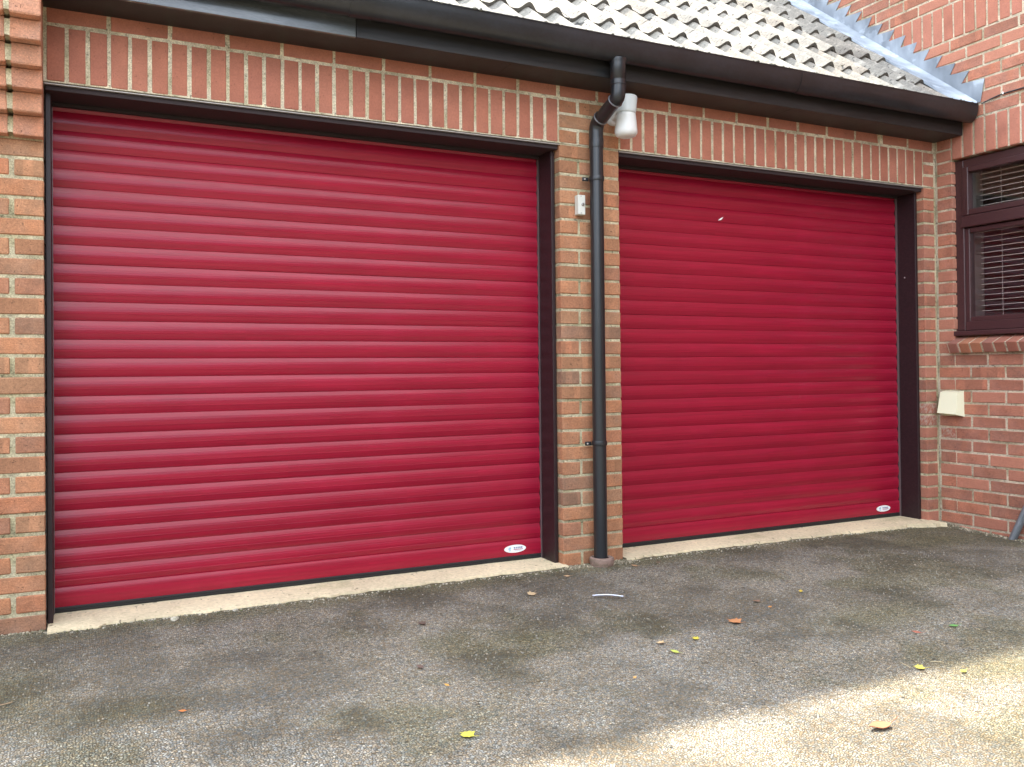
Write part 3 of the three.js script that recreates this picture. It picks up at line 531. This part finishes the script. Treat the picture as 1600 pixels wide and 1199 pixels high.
{ // stepped lead flashing up the house wall, dressed over the last tiles
  const f = thing('lead_flashing', 'bluish grey stepped lead flashing with saw tooth edge where roof meets house', 'flashing', [XR, 2.483, .318]);
  const top = [], bot = [], dz = -.0905, dy = .0735, N = 30;
  const s = new THREE.Shape(); const P = (z, y) => [-(z - .318), y - 2.483];
  s.moveTo(...P(.318, 2.483)); s.lineTo(...P(.347, 2.618));
  for (let i = 0; i < N; i++) { s.lineTo(...P(.20 + dz * i + rr(-.008, .008), 2.634 + dy * i + rr(-.004, .003))); if (i < N - 1) s.lineTo(...P(.247 + dz * i + rr(-.007, .007), 2.697 + dy * i + rr(-.005, .003))); }
  const zl = .20 + dz * N; s.lineTo(...P(zl, ROOFY(zl) + .02)); s.lineTo(...P(.25, ROOFY(.25) + .005)); s.closePath();
  const g = new THREE.ExtrudeGeometry(s, { depth: .0022, bevelEnabled: false }); g.rotateY(Math.PI / 2); part('stepped_cover', g, leadM, f, [-.0035, 0, 0]);
  const ap = [], V = (x, y, z) => new THREE.Vector3(x, y, z), M = 60; const rowAt = (i) => { const z = mix(.30, zl, i / M), y = ROOFY(z) - 2.483, q = .008 * (vn(i * .6, 0, 0, 811) - .5), e = .01 * (vn(i * .45, 0, 0, 813) - .5); return [V(-.006, y + .045, z - .318), V(-.016, y + .022 + q * .5, z - .318), V(-.04 + e, y + .006 + q, z - .318), V(-.066 + e, y - .006 + q, z - .318), V(-.068 + e, y - .022, z - .318)]; };
  for (let i = 0; i < M; i++) { const a = rowAt(i), b = rowAt(i + 1); for (let k = 0; k < 4; k++) ap.push(a[k], a[k + 1], b[k + 1], a[k], b[k + 1], b[k]); }
  part('apron', toCreasedNormals(soup(ap, (v) => [v.x * 2 + v.y, v.z]), 1), filletM, f);
}
{ // cream vent cowl low on the house wall
  const v = thing('vent_cowl', 'cream plastic vent cowl on the house wall near the garage corner', 'vent', [XR, .595, .11]);
  const a = (x, y, z) => new THREE.Vector3(x, y, z), T = .004, out = [];
  const shell = (i) => { const s = i ? T : 0; return { tf0: a(-.050 + s, .148 - s, -.060 + s), tf1: a(-.050 + s, .148 - s, .062 - s), bf0: a(-.074 + s, .018, -.066 + s), bf1: a(-.072 + s, .012, .064 - s), tw0: a(.002, .155 - s, -.064 + s), tw1: a(.002, .155 - s, .066 - s), bw0: a(.002, -.004, -.068 + s), bw1: a(.002, -.004, .068 - s) }; };
  const q = (p, r, s, t) => out.push(p, r, s, p, s, t);
  const o = shell(0), n = shell(1);
  for (const e of [o, n]) { q(e.tf0, e.tf1, e.bf1, e.bf0); q(e.tw0, e.tw1, e.tf1, e.tf0); q(e.tf1, e.tw1, e.bw1, e.bf1); q(e.tf0, e.bf0, e.bw0, e.tw0); }
  q(o.bf0, o.bf1, n.bf1, n.bf0); q(o.bf1, o.bw1, n.bw1, n.bf1); q(o.bf0, n.bf0, n.bw0, o.bw0);
  part('cowl', toCreasedNormals(soup(out, (p) => [p.x, p.y]), .3), std([.87, .86, .62], { roughness: .4 }), v);
  part('back_plate', box(.006, .15, .128), std([.76, .74, .5], { roughness: .4 }), v, [-.001, .075, 0]);
  for (let i = 0; i < 4; i++) part('louvre', box(.03, .003, .118), std([.6, .58, .4]), v, [-.022, .03 + i * .03, 0], [0, 0, .6]);
}
{ // cable clipped to the house wall
  const c = thing('cable', 'thin black cable running along the house bricks from the gutter end', 'cable', [XR - .008, 2.47, .33]);
  part('cable_run', tube([[0, 0, 0], [.002, .012, .06], [.002, .021, .13], [.002, .021, .2], [.002, .02, .3], [.002, .02, .7], [.002, .02, 1.4]], .0042, 50, 8), rubberM, c);
  part('cable_clip', new RoundedBoxGeometry(.008, .014, .008, 2, .002), whiteM, c, [-.001, .024, .137]);
}
{ // grey pole leaning at the right edge
  const g = tube([[0, 0, 0], [.0, .16, .075], [.02, .75, .33], [.045, 1.35, .58]], .021, 20, 18);
  tagMesh('grey_pole', g, std([.40, .44, .48], { map: dustyMap, roughness: .5, metalness: .2 }), 'grey metal pole leaning on the house wall at the right edge', 'pole', [XR - .04, -.11, .50]);
}

// ---------------------------------------------------------------- things lying on the drive
const at = (x, z, up = 0) => [x, groundY(x, z) + up, z];
function leafGeo(kind, size, curl) {
  const s = new THREE.Shape(), r = (a) => a * size;
  if (kind === 'lobed') { s.moveTo(0, r(-.5)); const L = [[.18, -.36], [.46, -.34], [.3, -.12], [.5, .06], [.26, .12], [.24, .34], [.06, .28], [0, .52], [-.08, .27], [-.27, .33], [-.25, .1], [-.5, .04], [-.29, -.13], [-.44, -.36], [-.16, -.36]]; for (const [x, y] of L) s.lineTo(r(x + rr(-.03, .03)), r(y + rr(-.03, .03))); }
  else { s.moveTo(0, r(-.5)); s.bezierCurveTo(r(.34), r(-.3), r(.3), r(.2), 0, r(.5)); s.bezierCurveTo(r(-.26), r(.18), r(-.32), r(-.28), 0, r(-.5)); }
  s.closePath();
  const g0 = new THREE.ExtrudeGeometry(s, { depth: size * .02, bevelEnabled: false, curveSegments: 10 });
  const st = new THREE.CylinderGeometry(size * .016, size * .012, size * .4, 5).toNonIndexed(); st.translate(0, -size * .66, size * .01);
  const g = mergeGeometries([g0, st].map((q) => { q.deleteAttribute('uv'); return q; })); const p = g.attributes.position;
  for (let i = 0; i < p.count; i++) { const x = p.getX(i) / size, y = p.getY(i) / size; p.setZ(i, p.getZ(i) + size * (curl * x * x * 1.6 + curl * .5 * y * y + .03 * Math.sin(7 * x + 5 * y))); }
  g.rotateX(-Math.PI / 2); g.computeVertexNormals(); return g;
}
const leaf = (x, z, kind, size, curl, turn, col, label) => tagMesh('fallen_leaf', leafGeo(kind, size, curl), new THREE.MeshPhysicalMaterial({ color: lin(...col), roughness: .75, side: THREE.DoubleSide }), label, 'leaf', at(x, z, .005 + size * .02), [rr(-.05, .12), turn, rr(-.06, .06)], 'leaves fallen on the driveway');
leaf(1.026, 1.653, 'lobed', .042, .1, .7, [.58, .52, .06], 'bright yellow lobed leaf lying on the tarmac in front of the left door');
leaf(2.027, 2.118, 'oval', .075, .5, 1.5, [.34, .13, .06], 'large curled pale brown leaf on the sunlit strip of drive');
leaf(2.345, 1.154, 'lobed', .055, .3, .4, [.42, .18, .07], 'orange brown leaf with raised edges on the tarmac before the right door');
leaf(1.853, .423, 'lobed', .045, .25, 2.1, [.50, .36, .20], 'pale tan crumpled leaf in front of the left threshold');
leaf(1.945, 1.238, 'lobed', .034, .3, 1.1, [.60, .42, .22], 'small buff torn leaf in the middle of the shaded drive');
leaf(3.018, 1.584, 'oval', .042, .15, 1.4, [.13, .30, .08], 'green leaf lying flat on the shaded tarmac at right');
leaf(2.83, 1.575, 'oval', .036, .3, .8, [.38, .13, .08], 'small reddish brown leaf left of the green leaf');
leaf(2.9, .93, 'oval', .034, .2, 2.4, [.62, .45, .05], 'small yellow leaf on the tarmac in front of the right door');
leaf(2.62, .965, 'lobed', .032, .35, .2, [.27, .15, .09], 'small dull brown crinkled leaf before the right door');
leaf(2.608, 1.06, 'oval', .026, .3, 1.9, [.48, .22, .06], 'tiny orange brown leaf nearer than the dull brown crinkled one');
leaf(2.085, 1.256, 'lobed', .03, .2, 2.9, [.56, .46, .05], 'small yellow scrap of leaf beside a mossy patch of drive');
leaf(1.93, 1.34, 'oval', .034, .12, .5, [.42, .45, .08], 'yellow green leaf scrap on moss in the middle of the drive');
leaf(.371, 1.122, 'oval', .024, .25, 1.3, [.55, .17, .04], 'small orange leaf alone at the left of the drive');
leaf(1.12, 1.275, 'oval', .02, .2, .4, [.66, .32, .06], 'tiny bright orange leaf fragment in mid driveway');
leaf(1.665, 1.492, 'oval', .02, .2, 2.2, [.62, .34, .10], 'tiny orange scrap in the centre foreground of the drive');
leaf(1.28, .62, 'lobed', .036, .3, 1.0, [.11, .07, .05], 'dark brown withered leaf near the middle of the left threshold');
leaf(1.105, 1.08, 'oval', .034, .45, .3, [.13, .08, .06], 'dark brown cupped leaf on the tarmac before the left door');
leaf(2.61, 1.93, 'oval', .032, .25, 1.8, [.68, .62, .04], 'vivid yellow leaf just inside the sunlit strip at right');
leaf(2.52, 1.84, 'lobed', .036, .2, .9, [.58, .50, .08], 'yellow leaf at the shadow edge beside twigs');
leaf(2.555, .17, 'oval', .036, .4, .6, [.42, .24, .12], 'brown leaf close to the right threshold');
leaf(2.7, .165, 'oval', .034, .4, 2.0, [.20, .12, .07], 'dark leaf close to the right threshold, right of the brown one');
leaf(2.157, .20, 'oval', .034, .3, 1.2, [.50, .33, .18], 'tan leaf in front of the pier foot');
{ // strip of clear plastic
  const s = [], V = (a, b, c) => new THREE.Vector3(a, b, c), N = 10; for (let i = 0; i < N; i++) { const f = (t) => [-.065 + .13 * t, .004 + .007 * Math.sin(t * 3.1) + .002, .012 * Math.sin(t * 2.4)]; const a = f(i / N), b = f((i + 1) / N), w = .0075, c = .004; const q = (p, dz, dy) => V(p[0], p[1] + dy, p[2] + dz); const r = (A, B, Cc, D) => s.push(A, B, Cc, A, Cc, D); r(q(a, -w, c), q(a, 0, 0), q(b, 0, 0), q(b, -w, c)); r(q(a, 0, 0), q(a, w, c), q(b, w, c), q(b, 0, 0)); r(q(a, -w, c - .001), q(b, -w, c - .001), q(b, 0, -.001), q(a, 0, -.001)); r(q(a, 0, -.001), q(b, 0, -.001), q(b, w, c - .001), q(a, w, c - .001)); }
  tagMesh('plastic_strip', soup(s, (p) => [p.x, p.z]), new THREE.MeshPhysicalMaterial({ color: lin(.70, .74, .82), roughness: .25, clearcoat: .6 }), 'narrow strip of clear whitish plastic lying on the drive', 'plastic strip', at(2.12, .615), [0, -.55, 0]);
}
{ // pebbles by the left threshold, twig at the left
  const pg = (r) => { const g = new THREE.IcosahedronGeometry(r, 1); const p = g.attributes.position; for (let i = 0; i < p.count; i++) { const k = .8 + .4 * ih(Math.round(p.getX(i) * 9e4), Math.round(p.getY(i) * 9e4) + Math.round(p.getZ(i) * 7e4), 5); p.setXYZ(i, p.getX(i) * k * 1.2, p.getY(i) * k * .7, p.getZ(i) * k); } g.computeVertexNormals(); return g; };
  tagMesh('pebble', pg(.013), std([.62, .56, .44], { map: concMap }), 'cream pebble against the left threshold edge', 'pebble', at(.445, .1, .006));
  tagMesh('pebble', pg(.009), std([.5, .46, .38], { map: concMap }), 'smaller grey cream pebble right of the cream one by the left threshold', 'pebble', at(.68, .075, .004));
  tagMesh('twig', tube([[-.1, .006, .04], [-.02, .009, .0], [.03, .007, -.015], [.06, .005, -.035]], .0015, 18, 6), std([.42, .30, .18]), 'thin tan stalk lying at the left edge of the drive', 'twig', at(-.13, .84));
  const tw = [[2.44, 1.79, .4], [2.5, 1.81, 1.2], [2.62, 1.83, 2.4]];
  tw.forEach(([x, z, a], i) => tagMesh('twig', tube([[-.018, .004, 0], [0, .005, .003], [.022, .004, -.001]], .0012, 10, 5), std([.5, .4, .24]), ['short pale twig left of the yellow leaf at the shadow edge', 'short pale twig just behind the yellow leaf at the shadow edge', 'short pale twig right of the yellow leaf at the shadow edge'][i], 'twig', at(x, z), [0, a, 0]));
}
{ // loose chips standing proud of the tarmac, and crumbs along the foot of the walls
  const g = new THREE.IcosahedronGeometry(1, 0), M = new THREE.Matrix4(), Q = new THREE.Quaternion(), E = new THREE.Euler(), c = new THREE.Color();
  const scatter = (name, n, where, sizes, cols, label) => {
    const im = new THREE.InstancedMesh(g, std([1, 1, 1], { roughness: .9 }), n); im.name = name; im.castShadow = im.receiveShadow = true;
    for (let i = 0; i < n; i++) { const [x, z] = where(), s = sizes(); E.set(rnd() * 6, rnd() * 6, rnd() * 6); M.compose(new THREE.Vector3(x, groundY(x, z) + s * .15, z), Q.setFromEuler(E), new THREE.Vector3(s * rr(.8, 1.5), s * rr(.6, 1), s)); im.setMatrixAt(i, M); const k = rr(.75, 1.15), p = pick(cols); im.setColorAt(i, c.setRGB(p[0] * k, p[1] * k, p[2] * k)); }
    im.userData = { kind: 'stuff', label, category: 'gravel' }; scene.add(im);
  };
  scatter('stone_chips', 26000, () => { const z = .08 + 3.2 * Math.pow(rnd(), .8); return [rr(-.6, 1.2 + z * 1.35 + 2.2), z]; }, () => .0017 + .0026 * rnd() * rnd() + (rnd() < .006 ? .002 : 0), [[.28, .26, .21], [.22, .21, .175], [.31, .29, .24], [.16, .15, .12], [.30, .26, .19], [.24, .22, .17]], 'pale and dark stone chips bedded in the tarmac surface');
  scatter('wall_foot_debris', 1500, () => { const t = rnd(); return t < .45 ? [rr(2.24, 2.62), .01 + .09 * rnd() * rnd()] : t < .6 ? [rr(-.5, .0), .005 + .05 * rnd() * rnd()] : [XR - .005 - .1 * rnd() * rnd(), rr(.0, .8)]; }, () => rr(.002, .006), [[.20, .17, .11], [.30, .26, .18], [.13, .12, .07], [.42, .36, .26]], 'brown crumbs of moss and grit along the foot of the brickwork');
  scatter('threshold_debris', 1300, () => { const x = rnd() < .5 ? rr(0, 2.25) : rr(X2, 4.87); return [x, .035 + .05 * rnd() * rnd() + .02 * vn(x * 6, 0, 0, 700)]; }, () => rr(.0015, .0048), [[.16, .14, .08], [.34, .31, .24], [.12, .12, .05], [.5, .45, .35]], 'dark grit and moss gathered along the threshold edges');
}
renderer.render(scene, camera);
